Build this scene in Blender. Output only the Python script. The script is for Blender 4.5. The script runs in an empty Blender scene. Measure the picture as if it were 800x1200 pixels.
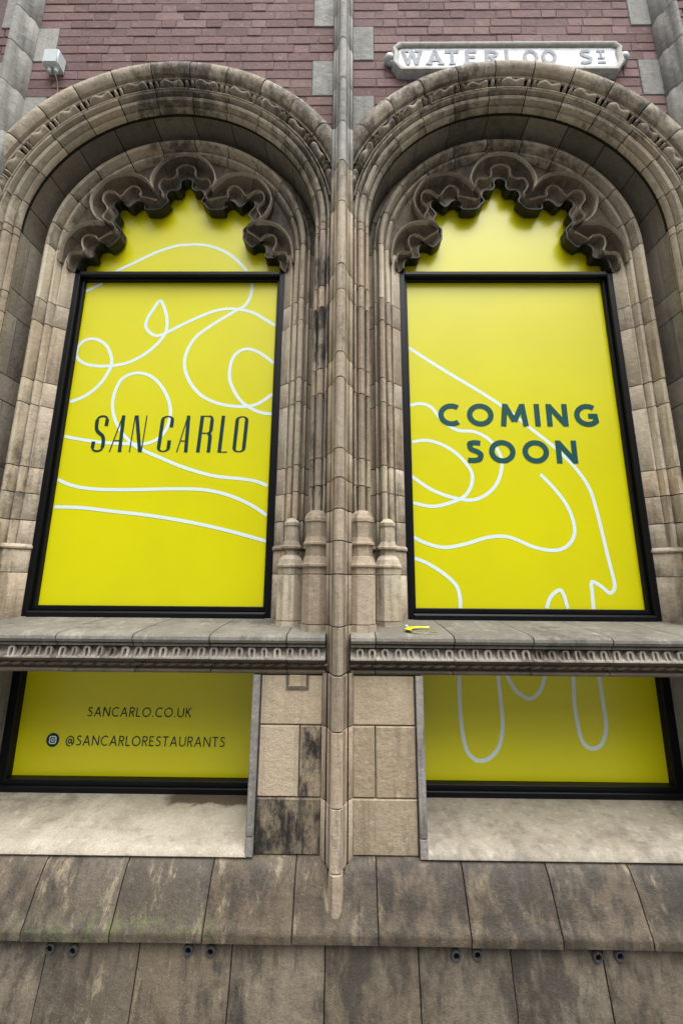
import bpy, bmesh, math, random
from mathutils import Matrix, Vector
random.seed(7)
scene = bpy.context.scene
col = scene.collection

# ---------------------------------------------------------------- camera
cam_d = bpy.data.cameras.new('camera'); cam = bpy.data.objects.new('camera', cam_d); col.objects.link(cam)
cam_d.sensor_fit = 'VERTICAL'; cam_d.sensor_height = 24.0; cam_d.lens = 24.0 * 437.0 / 1200.0
cam_d.clip_start = 0.05; cam_d.clip_end = 1000
_R = Vector((0.99994646, 0.00733985, 0.00729428)); _U = Vector((-0.00582471, -0.18338868, 0.98302323)); _F = Vector((-0.00855293, 0.98301308, 0.18333611))
cam.matrix_world = Matrix(((_R.x, _U.x, -_F.x, 0.0281), (_R.y, _U.y, -_F.y, -2.3), (_R.z, _U.z, -_F.z, 1.66), (0, 0, 0, 1)))
scene.camera = cam
# ---------------------------------------------------------------- overcast daylight
SUN_EL, SUN_AZ = math.radians(70), math.radians(152)      # high, in front of the wall
world = bpy.data.worlds.new('World'); scene.world = world; world.use_nodes = True
wn = world.node_tree.nodes; wl_ = world.node_tree.links
sky = wn.new('ShaderNodeTexSky'); sky.sky_type = 'NISHITA'; sky.sun_disc = False
sky.sun_elevation = SUN_EL; sky.sun_rotation = SUN_AZ; sky.dust_density = 4.0; sky.ozone_density = 1.0
hs = wn.new('ShaderNodeHueSaturation'); hs.inputs['Saturation'].default_value = 0.12
wl_.new(sky.outputs[0], hs.inputs['Color']); wl_.new(hs.outputs[0], wn['Background'].inputs[0])
wn['Background'].inputs[1].default_value = 0.085
sun_d = bpy.data.lights.new('sun', 'SUN'); sun_d.energy = 1.5; sun_d.angle = math.radians(60); sun_d.color = (1.0, 0.97, 0.93)
sun = bpy.data.objects.new('sun', sun_d); col.objects.link(sun)
sun.rotation_euler = Vector((math.sin(SUN_AZ) * math.cos(SUN_EL), math.cos(SUN_AZ) * math.cos(SUN_EL), math.sin(SUN_EL))).to_track_quat('Z', 'Y').to_euler()
sun.location = (0, -8, 12)
scene.view_settings.view_transform = 'Standard'; scene.view_settings.look = 'None'
scene.view_settings.exposure = 1.63; scene.view_settings.gamma = 1.0; scene.view_settings.use_curve_mapping = False

# ---------------------------------------------------------------- materials
def new_mat(name):
    m = bpy.data.materials.new(name); m.use_nodes = True
    return m, m.node_tree.nodes, m.node_tree.links, m.node_tree.nodes['Principled BSDF']
def mixc(n, l, fac, a, b, mode='MIX'):
    x = n.new('ShaderNodeMix'); x.data_type = 'RGBA'; x.blend_type = mode
    for sock, v in ((x.inputs[0], fac), (x.inputs[6], a), (x.inputs[7], b)):
        if hasattr(v, 'is_linked'): l.new(v, sock)
        elif isinstance(v, (tuple, list)): sock.default_value = (*v, 1)
        else: sock.default_value = v
    return x.outputs[2]
def noise(n, l, vec, scale, detail=4, rough=0.55, dist=0.0):
    t = n.new('ShaderNodeTexNoise'); t.inputs['Scale'].default_value = scale; t.inputs['Detail'].default_value = detail
    t.inputs['Roughness'].default_value = rough; t.inputs['Distortion'].default_value = dist; l.new(vec, t.inputs['Vector']); return t.outputs[0]
def ramp(n, l, fac, lo, hi, a=0.0, b=1.0):
    r = n.new('ShaderNodeMapRange'); r.interpolation_type = 'SMOOTHSTEP'
    r.inputs[1].default_value = lo; r.inputs[2].default_value = hi; r.inputs[3].default_value = a; r.inputs[4].default_value = b
    l.new(fac, r.inputs[0]); return r.outputs[0]
def math_(n, l, op, a, b=None):
    m = n.new('ShaderNodeMath'); m.operation = op
    for s, v in ((m.inputs[0], a), (m.inputs[1], b)):
        if v is None: continue
        if hasattr(v, 'is_linked'): l.new(v, s)
        else: s.default_value = v
    return m.outputs[0]
def scaled(n, l, vec, sc):
    m = n.new('ShaderNodeMapping'); m.inputs['Scale'].default_value = sc; l.new(vec, m.inputs[0]); return m.outputs[0]

def stone(name, a, b, tints, soot=0.35, soot_lo=0.55, streak=0.35, soot_col=(0.035, 0.031, 0.027), rough=0.8, pale=None, pale_lo=0.56, algae=False, bump=0.6, val=0.26):
    m, n, l, bs = new_mat(name)
    pos = n.new('ShaderNodeNewGeometry').outputs['Position']
    oi = n.new('ShaderNodeObjectInfo'); rnd = oi.outputs['Random']
    # each stone has its own bed, so shift the texture by the stone's random number
    sh = n.new('ShaderNodeVectorMath'); sh.operation = 'SCALE'; sh.inputs[0].default_value = (9.0, 5.0, 13.0); l.new(rnd, sh.inputs['Scale'])
    ad = n.new('ShaderNodeVectorMath'); ad.operation = 'ADD'; l.new(pos, ad.inputs[0]); l.new(sh.outputs[0], ad.inputs[1]); vec = ad.outputs[0]
    c = mixc(n, l, ramp(n, l, noise(n, l, vec, 5.0, 6, 0.6, 0.3), 0.35, 0.68), a, b)
    wn_ = n.new('ShaderNodeTexWhiteNoise'); wn_.noise_dimensions = '1D'; l.new(rnd, wn_.inputs['W'])
    c = mixc(n, l, ramp(n, l, wn_.outputs['Value'], 0.45, 1.0, 0.0, 0.55), c, tints[0])
    w2 = n.new('ShaderNodeTexWhiteNoise'); w2.noise_dimensions = '1D'; l.new(math_(n, l, 'ADD', rnd, 3.7), w2.inputs['W'])
    c = mixc(n, l, ramp(n, l, w2.outputs['Value'], 0.6, 1.0, 0.0, 0.5), c, tints[1])
    # brightness per stone
    h = n.new('ShaderNodeHueSaturation'); l.new(c, h.inputs['Color']); l.new(math_(n, l, 'ADD', math_(n, l, 'MULTIPLY', rnd, 2 * val), 1.0 - val), h.inputs['Value']); c = h.outputs[0]
    # fine grain
    c = mixc(n, l, ramp(n, l, noise(n, l, pos, 140, 3, 0.7), 0.3, 0.75, 0.0, 0.45), c, tuple(x * 0.55 for x in a))
    c = mixc(n, l, ramp(n, l, noise(n, l, pos, 38, 5, 0.7), 0.5, 0.8, 0.0, 0.5), c, tuple(min(1, x * 1.35) for x in b))
    if streak:
        s = noise(n, l, scaled(n, l, vec, (26, 26, 1.6)), 1.0, 5, 0.6)
        c = mixc(n, l, ramp(n, l, s, 0.5, 0.75, 0.0, streak), c, soot_col)
    if pale:
        p = noise(n, l, scaled(n, l, vec, (14, 8, 4.5)), 1.0, 10, 0.74)
        c = mixc(n, l, ramp(n, l, p, pale_lo, pale_lo + 0.13, 0.0, 0.72), c, pale)
    if soot:
        s1 = noise(n, l, scaled(n, l, pos, (1.7, 1.7, 1.1)), 1.0, 3, 0.5)
        s2 = noise(n, l, scaled(n, l, vec, (15, 15, 6.5)), 1.0, 10, 0.74)
        f = math_(n, l, 'ADD', math_(n, l, 'MULTIPLY', s1, 0.45), math_(n, l, 'MULTIPLY', s2, 0.55))
        c = mixc(n, l, ramp(n, l, f, soot_lo, soot_lo + 0.13, 0.0, soot), c, soot_col)
    if algae:
        sx = n.new('ShaderNodeSeparateXYZ'); l.new(pos, sx.inputs[0])
        gx = ramp(n, l, math_(n, l, 'ABSOLUTE', math_(n, l, 'ADD', sx.outputs[0], 0.95)), 0.15, 0.75, 1.0, 0.0)
        gz = ramp(n, l, sx.outputs[2], 0.27, 0.37, 1.0, 0.0)
        g = math_(n, l, 'MULTIPLY', math_(n, l, 'MULTIPLY', gx, gz), ramp(n, l, noise(n, l, pos, 22, 9, 0.75), 0.44, 0.64))
        c = mixc(n, l, math_(n, l, 'MULTIPLY', g, 0.62), c, (0.125, 0.145, 0.06))
    if name == 'stone_sill':
        sx = n.new('ShaderNodeSeparateXYZ'); l.new(pos, sx.inputs[0]); w_ = math_(n, l, 'MULTIPLY', math_(n, l, 'SUBTRACT', noise(n, l, pos, 9, 5, 0.6), 0.5), 0.16)
        sy_ = ramp(n, l, math_(n, l, 'ADD', sx.outputs[1], w_), -.155, -.125); sx_ = ramp(n, l, math_(n, l, 'ADD', math_(n, l, 'ABSOLUTE', math_(n, l, 'ADD', sx.outputs[0], 0.66)), w_), 0.20, 0.27, 1.0, 0.0)
        c = mixc(n, l, math_(n, l, 'MULTIPLY', math_(n, l, 'MULTIPLY', sx_, sy_), 0.85), c, (0.05, 0.032, 0.018))
        c = mixc(n, l, ramp(n, l, noise(n, l, scaled(n, l, pos, (7, 22, 7)), 1.0, 8, 0.7, 0.8), 0.52, 0.70, 0.0, 0.45), c, (0.14, 0.125, 0.10))
    l.new(c, bs.inputs['Base Color'])
    rr = ramp(n, l, noise(n, l, vec, 22, 4), 0.3, 0.7, rough - 0.1, min(1.0, rough + 0.12)); l.new(rr, bs.inputs['Roughness'])
    bs.inputs['Specular IOR Level'].default_value = 0.35
    hh = math_(n, l, 'ADD', math_(n, l, 'MULTIPLY', noise(n, l, pos, 26, 6, 0.65), 1.0), math_(n, l, 'MULTIPLY', noise(n, l, pos, 150, 3, 0.6), 0.25))
    bp = n.new('ShaderNodeBump'); bp.inputs['Strength'].default_value = bump; bp.inputs['Distance'].default_value = 0.012
    l.new(hh, bp.inputs['Height']); l.new(bp.outputs[0], bs.inputs['Normal'])
    return m

M = {}
BEIGE_A, BEIGE_B = (0.46, 0.39, 0.29), (0.56, 0.50, 0.395)
M['jamb'] = stone('stone_jamb', BEIGE_A, BEIGE_B, ((0.45, 0.33, 0.22), (0.36, 0.29, 0.25)), soot=0.6, soot_lo=0.52, streak=0.5)
M['rib'] = stone('stone_rib', (0.33, 0.268, 0.198), (0.43, 0.36, 0.272), ((0.38, 0.28, 0.20), (0.47, 0.40, 0.305)), soot=0.65, soot_lo=0.515, streak=0.6)
M['arch'] = stone('stone_arch', (0.32, 0.275, 0.205), (0.43, 0.38, 0.295), ((0.36, 0.295, 0.215), (0.26, 0.228, 0.175)), soot=0.8, soot_lo=0.47, streak=0.3)
M['traceryrib'] = stone('stone_tracery_rib', (0.27, 0.235, 0.185), (0.36, 0.32, 0.26), ((0.29, 0.25, 0.19), (0.32, 0.28, 0.22)), soot=0.6, soot_lo=0.5, streak=0.2)  # cleaner stone; paler tone also stands in for light on the tracery rims
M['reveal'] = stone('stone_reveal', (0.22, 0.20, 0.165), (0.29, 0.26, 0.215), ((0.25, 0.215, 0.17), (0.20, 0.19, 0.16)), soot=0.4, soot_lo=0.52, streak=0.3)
M['streaked'] = stone('stone_streaked', (0.30, 0.25, 0.195), (0.40, 0.34, 0.27), ((0.34, 0.26, 0.2), (0.38, 0.33, 0.27)), soot=0.93, soot_lo=0.45, streak=0.9, soot_col=(0.02, 0.02, 0.021))
M['tracery'] = stone('stone_tracery', (0.13, 0.104, 0.072), (0.19, 0.154, 0.108), ((0.14, 0.115, 0.085), (0.17, 0.14, 0.105)), soot=0.7, soot_lo=0.46, streak=0.2, bump=0.5)  # sooty stone; base colour also darkened for the shade inside the arch head
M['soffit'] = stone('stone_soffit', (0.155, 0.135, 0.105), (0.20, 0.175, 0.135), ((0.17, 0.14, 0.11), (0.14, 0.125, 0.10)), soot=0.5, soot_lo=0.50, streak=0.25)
M['pale'] = stone('stone_pale', (0.27, 0.27, 0.25), (0.345, 0.345, 0.32), ((0.31, 0.30, 0.265), (0.26, 0.26, 0.245)), soot=0.4, soot_lo=0.53, streak=0.25)
M['pier'] = stone('stone_pier', (0.43, 0.35, 0.24), (0.52, 0.43, 0.31), ((0.46, 0.36, 0.24), (0.43, 0.37, 0.29)), soot=0.6, soot_lo=0.535, streak=0.3)
M['sooty'] = stone('stone_sooty', (0.28, 0.225, 0.155), (0.36, 0.30, 0.21), ((0.34, 0.27, 0.18), (0.27, 0.24, 0.2)), soot=0.97, soot_lo=0.40, streak=0.9, soot_col=(0.014, 0.014, 0.015))
M['sill'] = stone('stone_sill', (0.36, 0.32, 0.25), (0.49, 0.445, 0.36), ((0.43, 0.385, 0.305), (0.37, 0.335, 0.27)), soot=0.4, soot_lo=0.50, streak=0.0, rough=0.6)
M['ledge'] = stone('stone_ledge', (0.165, 0.155, 0.13), (0.22, 0.21, 0.18), ((0.17, 0.15, 0.12), (0.15, 0.155, 0.12)), soot=0.6, soot_lo=0.49, streak=0.0, pale=(0.28, 0.28, 0.24), pale_lo=0.53)
M['band'] = stone('stone_band', (0.38, 0.345, 0.295), (0.48, 0.44, 0.385), ((0.40, 0.35, 0.29), (0.42, 0.39, 0.35)), soot=0.75, soot_lo=0.47, streak=0.2)
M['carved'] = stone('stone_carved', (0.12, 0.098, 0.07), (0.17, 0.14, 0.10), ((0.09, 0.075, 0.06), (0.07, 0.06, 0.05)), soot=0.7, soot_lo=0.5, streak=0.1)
M['strip'] = stone('stone_strip', (0.27, 0.255, 0.235), (0.37, 0.35, 0.33), ((0.30, 0.28, 0.26), (0.26, 0.25, 0.24)), soot=0.65, soot_lo=0.49, streak=0.6)
M['plinth'] = stone('stone_plinth', (0.092, 0.072, 0.050), (0.135, 0.110, 0.079), ((0.155, 0.115, 0.072), (0.082, 0.072, 0.062)), soot=0.85, soot_lo=0.47, streak=0.4, pale=(0.33, 0.275, 0.185), pale_lo=0.53, algae=True, rough=0.58)
M['plinth2'] = stone('stone_plinth_low', (0.13, 0.108, 0.08), (0.19, 0.16, 0.12), ((0.19, 0.15, 0.10), (0.10, 0.095, 0.088)), soot=0.8, soot_lo=0.47, streak=0.7, pale=(0.30, 0.25, 0.165), pale_lo=0.545, rough=0.6)

def plain(name, colr, rough=0.6, spec=0.4, grain=0.0, gscale=60, bump=0.0, metal=0.0):
    m, n, l, bs = new_mat(name); bs.inputs['Roughness'].default_value = rough; bs.inputs['Specular IOR Level'].default_value = spec; bs.inputs['Metallic'].default_value = metal
    pos = n.new('ShaderNodeNewGeometry').outputs['Position']
    f = noise(n, l, pos, gscale, 5, 0.65)
    l.new(mixc(n, l, ramp(n, l, f, 0.3, 0.75, 0.0, grain), colr, tuple(x * 0.45 for x in colr)), bs.inputs['Base Color'])
    if bump:
        b = n.new('ShaderNodeBump'); b.inputs['Strength'].default_value = bump; b.inputs['Distance'].default_value = 0.004; l.new(f, b.inputs['Height']); l.new(b.outputs[0], bs.inputs['Normal'])
    return m
M['mortar'] = plain('dark_mortar', (0.022, 0.019, 0.016), 0.95, 0.1, 0.6, 50, 0.4)
M['bmortar'] = plain('brick_mortar', (0.18, 0.135, 0.132), 0.95, 0.1, 0.5, 60, 0.4)
M['frame'] = plain('black_frame_paint', (0.004, 0.0045, 0.0065), 0.42, 0.2, 0.3, 25, 0.05)
M['lining'] = plain('dark_painted_lining', (0.008, 0.008, 0.009), 0.45, 0.35, 0.4, 30, 0.2)
M['sealant'] = plain('grey_sealant', (0.16, 0.17, 0.19), 0.6, 0.3, 0.4, 40)
M['line'] = plain('pale_blue_print', (0.70, 0.84, 0.86), 0.5, 0.4, 0.05, 20)
M['teal'] = plain('dark_teal_print', (0.006, 0.075, 0.072), 0.6, 0.25, 0.1, 20)
M['navy'] = plain('dark_green_print', (0.004, 0.036, 0.038), 0.6, 0.25, 0.1, 20)
M['white'] = plain('white_plastic', (0.50, 0.56, 0.57), 0.45, 0.4, 0.15, 30, 0.05)
M['enamel'] = plain('white_sign_paint', (0.44, 0.48, 0.51), 0.4, 0.5, 0.75, 26, 0.2)
M['signrim'] = plain('weathered_sign_rim', (0.36, 0.36, 0.32), 0.6, 0.4, 0.7, 26, 0.4)
M['signtext'] = plain('worn_grey_letters', (0.27, 0.31, 0.37), 0.6, 0.4, 1.0, 45, 0.2)
M['metal'] = plain('dark_anchor_metal', (0.055, 0.058, 0.064), 0.5, 0.5, 0.5, 80, 0.2)
M['black'] = plain('anchor_hole', (0.004, 0.004, 0.004), 0.9, 0.1)
M['cable'] = plain('grey_cable', (0.16, 0.15, 0.14), 0.6, 0.4, 0.2)
M['oppbrick'] = plain('far_brick', (0.15, 0.10, 0.085), 0.9, 0.2, 0.4, 12)
M['pave'] = plain('pavement_concrete', (0.19, 0.183, 0.17), 0.85, 0.3, 0.5, 9, 0.3)
def vinyl():
    m, n, l, bs = new_mat('yellow_vinyl'); pos = n.new('ShaderNodeNewGeometry').outputs['Position']
    f = noise(n, l, pos, 1.6, 3, 0.5); g = noise(n, l, pos, 120, 2, 0.6)
    c = mixc(n, l, ramp(n, l, f, 0.35, 0.7), (0.68, 0.655, 0.004), (0.64, 0.615, 0.005))
    c = mixc(n, l, ramp(n, l, g, 0.35, 0.8, 0.0, 0.18), c, (0.58, 0.56, 0.005)); l.new(c, bs.inputs['Base Color'])
    bs.inputs['Roughness'].default_value = 0.30; bs.inputs['Specular IOR Level'].default_value = 0.46
    b = n.new('ShaderNodeBump'); b.inputs['Strength'].default_value = 0.05; b.inputs['Distance'].default_value = 0.01; l.new(noise(n, l, pos, 7, 2), b.inputs['Height']); l.new(b.outputs[0], bs.inputs['Normal'])
    return m
M['vinyl'] = vinyl()
def brick_mat():
    m, n, l, bs = new_mat('old_brick'); pos = n.new('ShaderNodeNewGeometry').outputs['Position']; rnd = n.new('ShaderNodeObjectInfo').outputs['Random']
    c = mixc(n, l, rnd, (0.145, 0.085, 0.08), (0.27, 0.175, 0.165))
    w = n.new('ShaderNodeTexWhiteNoise'); w.noise_dimensions = '1D'; l.new(rnd, w.inputs['W'])
    c = mixc(n, l, ramp(n, l, w.outputs['Value'], 0.75, 1.0, 0.0, 0.55), c, (0.15, 0.10, 0.104))
    c = mixc(n, l, ramp(n, l, noise(n, l, pos, 9, 7, 0.7), 0.4, 0.7, 0.0, 0.6), c, (0.16, 0.108, 0.112))
    c = mixc(n, l, ramp(n, l, noise(n, l, pos, 24, 8, 0.75, 0.4), 0.54, 0.70, 0.0, 0.6), c, (0.36, 0.29, 0.27)); c = mixc(n, l, ramp(n, l, noise(n, l, pos, 55, 6, 0.75), 0.54, 0.72, 0.0, 0.7), c, (0.09, 0.055, 0.055))
    c = mixc(n, l, ramp(n, l, noise(n, l, pos, 1.8, 4, 0.6), 0.45, 0.7, 0.0, 0.4), c, (0.21, 0.135, 0.13))
    l.new(c, bs.inputs['Base Color']); bs.inputs['Roughness'].default_value = 0.88; bs.inputs['Specular IOR Level'].default_value = 0.25
    b = n.new('ShaderNodeBump'); b.inputs['Strength'].default_value = 0.6; b.inputs['Distance'].default_value = 0.01; l.new(noise(n, l, pos, 45, 6, 0.7), b.inputs['Height']); l.new(b.outputs[0], bs.inputs['Normal'])
    return m
M['brick'] = brick_mat()

# ---------------------------------------------------------------- helpers
WL = {}
def tag(o, label=None, cat=None, group=None, kind=None):
    for k, v in (('label', label), ('category', cat), ('group', group), ('kind', kind)):
        if v: o[k] = v
    return o
def empty(name, loc=(0, 0, 0), parent=None):
    o = bpy.data.objects.new(name, None); col.objects.link(o); o.empty_display_size = 0.2
    WL[o.name] = Vector(loc)
    if parent: o.parent = parent; o.location = Vector(loc) - WL[parent.name]
    else: o.location = loc
    return o
def link_obj(name, me, parent, wloc):
    o = bpy.data.objects.new(name, me); col.objects.link(o); WL[o.name] = Vector(wloc)
    if parent is not None: o.parent = parent; o.location = Vector(wloc) - WL[parent.name]
    else: o.location = wloc
    return o
def mesh(name, verts, faces, mat, smooth=32, recalc=True):
    me = bpy.data.meshes.new(name); me.from_pydata(verts, [], faces)
    if recalc:
        bm = bmesh.new(); bm.from_mesh(me); bmesh.ops.remove_doubles(bm, verts=bm.verts, dist=1e-6)
        bmesh.ops.recalc_face_normals(bm, faces=bm.faces); bm.to_mesh(me); bm.free()
    if smooth:
        me.shade_smooth(); me.set_sharp_from_angle(angle=math.radians(smooth))
    me.materials.append(mat); me.update(); return me
def obj(name, verts, faces, mat, parent=None, smooth=32, base=False):
    xs = [v[0] for v in verts]; ys = [v[1] for v in verts]; zs = [v[2] for v in verts]
    c = Vector(((min(xs) + max(xs)) / 2, (min(ys) + max(ys)) / 2, min(zs) if base else (min(zs) + max(zs)) / 2))
    me = mesh(name, [(v[0] - c.x, v[1] - c.y, v[2] - c.z) for v in verts], faces, mat, smooth)
    return link_obj(name, me, parent, c)
def box(x0, x1, y0, y1, z0, z1, ch=0.0):
    if ch <= 0:
        v = [(x, y, z) for z in (z0, z1) for y in (y0, y1) for x in (x0, x1)]
        return v, [(0, 2, 3, 1), (4, 5, 7, 6), (0, 1, 5, 4), (2, 6, 7, 3), (0, 4, 6, 2), (1, 3, 7, 5)]
    # front (y0) edges chamfered
    v = [(x, y1, z) for z in (z0, z1) for x in (x0, x1)] + [(x, y0 + ch, z) for z in (z0, z1) for x in (x0, x1)] \
        + [(x0 + ch, y0, z0 + ch), (x1 - ch, y0, z0 + ch), (x0 + ch, y0, z1 - ch), (x1 - ch, y0, z1 - ch)]
    f = [(0, 2, 3, 1)]
    for a, b in ((0, 4), (4, 8)):
        for i, j in ((0, 1), (1, 3), (3, 2), (2, 0)): f.append((a + i, a + j, b + j, b + i))
    f.append((8, 9, 11, 10)); return v, f
def loft(rings, closed=True, caps=True):
    n = len(rings[0]); v = [p for r in rings for p in r]; f = []
    for k in range(len(rings) - 1):
        for i in range(n if closed else n - 1):
            j = (i + 1) % n; f.append((k * n + i, k * n + j, (k + 1) * n + j, (k + 1) * n + i))
    if caps: f.append(tuple(range(n))); f.append(tuple((len(rings) - 1) * n + i for i in range(n)))
    return v, f
def shrink(prof, d):
    cx = sum(p[0] for p in prof) / len(prof); cy = sum(p[1] for p in prof) / len(prof); out = []
    for x, y in prof:
        L = math.hypot(x - cx, y - cy) or 1; out.append((x - (x - cx) / L * d, y - (y - cy) / L * d))
    return out
def arc_piece(prof, cx, cz, a0, a1, gap=0.003, steps=5, clampx=None, jit=0.0, ch=0.0012):
    """prof = closed (radius, y) loop swept about (cx, cz) from angle a0 to a1 in degrees"""
    rm = sum(p[0] for p in prof) / len(prof); g = math.degrees(gap / rm); c = math.degrees(ch / rm); dy = random.uniform(-jit, jit)
    angs = [(a0 + g, 1)] + [(a0 + g + c + (a1 - a0 - 2 * g - 2 * c) * k / steps, 0) for k in range(steps + 1)] + [(a1 - g, 1)]
    sp = shrink(prof, ch); rings = []
    for a, e in angs:
        ca, sa = math.cos(math.radians(a)), math.sin(math.radians(a)); ring = []
        for r, y in (sp if e else prof):
            x = cx + r * ca
            if clampx: x = max(clampx[0], min(clampx[1], x))
            ring.append((x, y + dy, cz + r * sa))
        rings.append(ring)
    return loft(rings)
def lin_piece(prof, z0, z1, gap=0.003, jit=0.0, ch=0.0012):
    """prof = closed (x, y) loop raised from z0 to z1"""
    sp = shrink(prof, ch); dy = random.uniform(-jit, jit); rings = []
    for z, e in ((z0 + gap, 1), (z0 + gap + ch, 0), (z1 - gap - ch, 0), (z1 - gap, 1)):
        rings.append([(x, y + dy, z) for x, y in (sp if e else prof)])
    return loft(rings)
def x_piece(prof, x0, x1, gap=0.003, jit=0.0, ch=0.0015, steps=1, skew=0.0):
    """prof = closed (y, z) loop drawn along x"""
    sp = shrink(prof, ch); dy = random.uniform(-jit, jit); dz = random.uniform(-jit, jit) * 0.5; rings = []
    for x, e in [(x0 + gap, 1)] + [(x0 + gap + ch + (x1 - x0 - 2 * gap - 2 * ch) * k / steps, 0) for k in range(steps + 1)] + [(x1 - gap, 1)]:
        rings.append([(x, y + dy, z + dz) for y, z in (sp if e else prof)])
    return loft(rings)
def octa(x, y, spec, n=8, phase=22.5):
    rings = []
    for z, r in spec:
        rr = r / math.cos(math.pi / n)
        rings.append([(x + rr * math.cos(math.radians(phase + 360 * k / n)), y + rr * math.sin(math.radians(phase + 360 * k / n)), z) for k in range(n)])
    return loft(rings)
def frame_ring(x0, x1, z0, z1, wl, wr, wb, wt, yf, yb):
    o = [(x0, z0), (x1, z0), (x1, z1), (x0, z1)]; i = [(x0 + wl, z0 + wb), (x1 - wr, z0 + wb), (x1 - wr, z1 - wt), (x0 + wl, z1 - wt)]; c = .003
    o2 = [(x0 + c, z0 + c), (x1 - c, z0 + c), (x1 - c, z1 - c), (x0 + c, z1 - c)]; i2 = [(x0 + wl - c, z0 + wb - c), (x1 - wr + c, z0 + wb - c), (x1 - wr + c, z1 - wt + c), (x0 + wl - c, z1 - wt + c)]
    R = [[(x, y, z) for x, z in L] for L, y in ((o, yb), (o, yf + c), (o2, yf), (i2, yf), (i, yf + c), (i, yb))]
    v = [p for r in R for p in r]; f = []
    for k in range(6):
        for q in range(4): a, b = k * 4, ((k + 1) % 6) * 4; f.append((a + q, a + (q + 1) % 4, b + (q + 1) % 4, b + q))
    return v, f
def join(*parts):
    V, F = [], []
    for v, f in parts:
        o = len(V); V += list(v); F += [tuple(i + o for i in q) for q in f]
    return V, F
def catmull(P, k=6):
    out = []
    for i in range(len(P) - 1):
        p0, p1, p2, p3 = P[max(0, i - 1)], P[i], P[i + 1], P[min(len(P) - 1, i + 2)]
        for s in range(k):
            t = s / k
            out.append(tuple(0.5 * (2 * b + (c - a) * t + (2 * a - 5 * b + 4 * c - d) * t * t + (3 * b - a - 3 * c + d) * t ** 3) for a, b, c, d in zip(p0, p1, p2, p3)))
    out.append(tuple(P[-1])); return out
def resample(P, n):
    d = [0]
    for a, b in zip(P, P[1:]): d.append(d[-1] + math.dist(a, b))
    out = []; j = 0
    for k in range(n):
        t = d[-1] * k / (n - 1)
        while j < len(d) - 2 and d[j + 1] < t: j += 1
        s = (t - d[j]) / ((d[j + 1] - d[j]) or 1); out.append(tuple(a + (b - a) * s for a, b in zip(P[j], P[j + 1])))
    return out
def ribbon(P, w, y, closed=False, cut=None):
    """flat printed band along (x, z) points, at depth y; w may be a number or a list"""
    n = len(P); L, R = [], []
    for i in range(n):
        a = P[(i - 1) % n] if (closed or i > 0) else P[i]; b = P[(i + 1) % n] if (closed or i < n - 1) else P[i]; p = P[i]
        def nrm(u, v):
            dx, dz = v[0] - u[0], v[1] - u[1]; q = math.hypot(dx, dz) or 1; return (-dz / q, dx / q)
        n1 = nrm(a, p) if a != p else nrm(p, b); n2 = nrm(p, b) if b != p else n1
        m = (n1[0] + n2[0], n1[1] + n2[1]); q = math.hypot(*m) or 1; m = (m[0] / q, m[1] / q)
        s = 1 / max(0.45, m[0] * n1[0] + m[1] * n1[1]); hw = (w[i] if isinstance(w, list) else w) / 2 * s
        yy = y - (cut or 0) * i / n; L.append((p[0] + m[0] * hw, yy, p[1] + m[1] * hw)); R.append((p[0] - m[0] * hw, yy, p[1] - m[1] * hw))
    v = L + R; f = [(i, (i + 1) % n, n + (i + 1) % n, n + i) for i in range(n if closed else n - 1)]
    return v, f
def ell(cx, cy, rx, ry, a0, a1, n=18):
    return [(cx + rx * math.cos(math.radians(a0 + (a1 - a0) * k / n)), cy + ry * math.sin(math.radians(a0 + (a1 - a0) * k / n))) for k in range(n + 1)]
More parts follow.
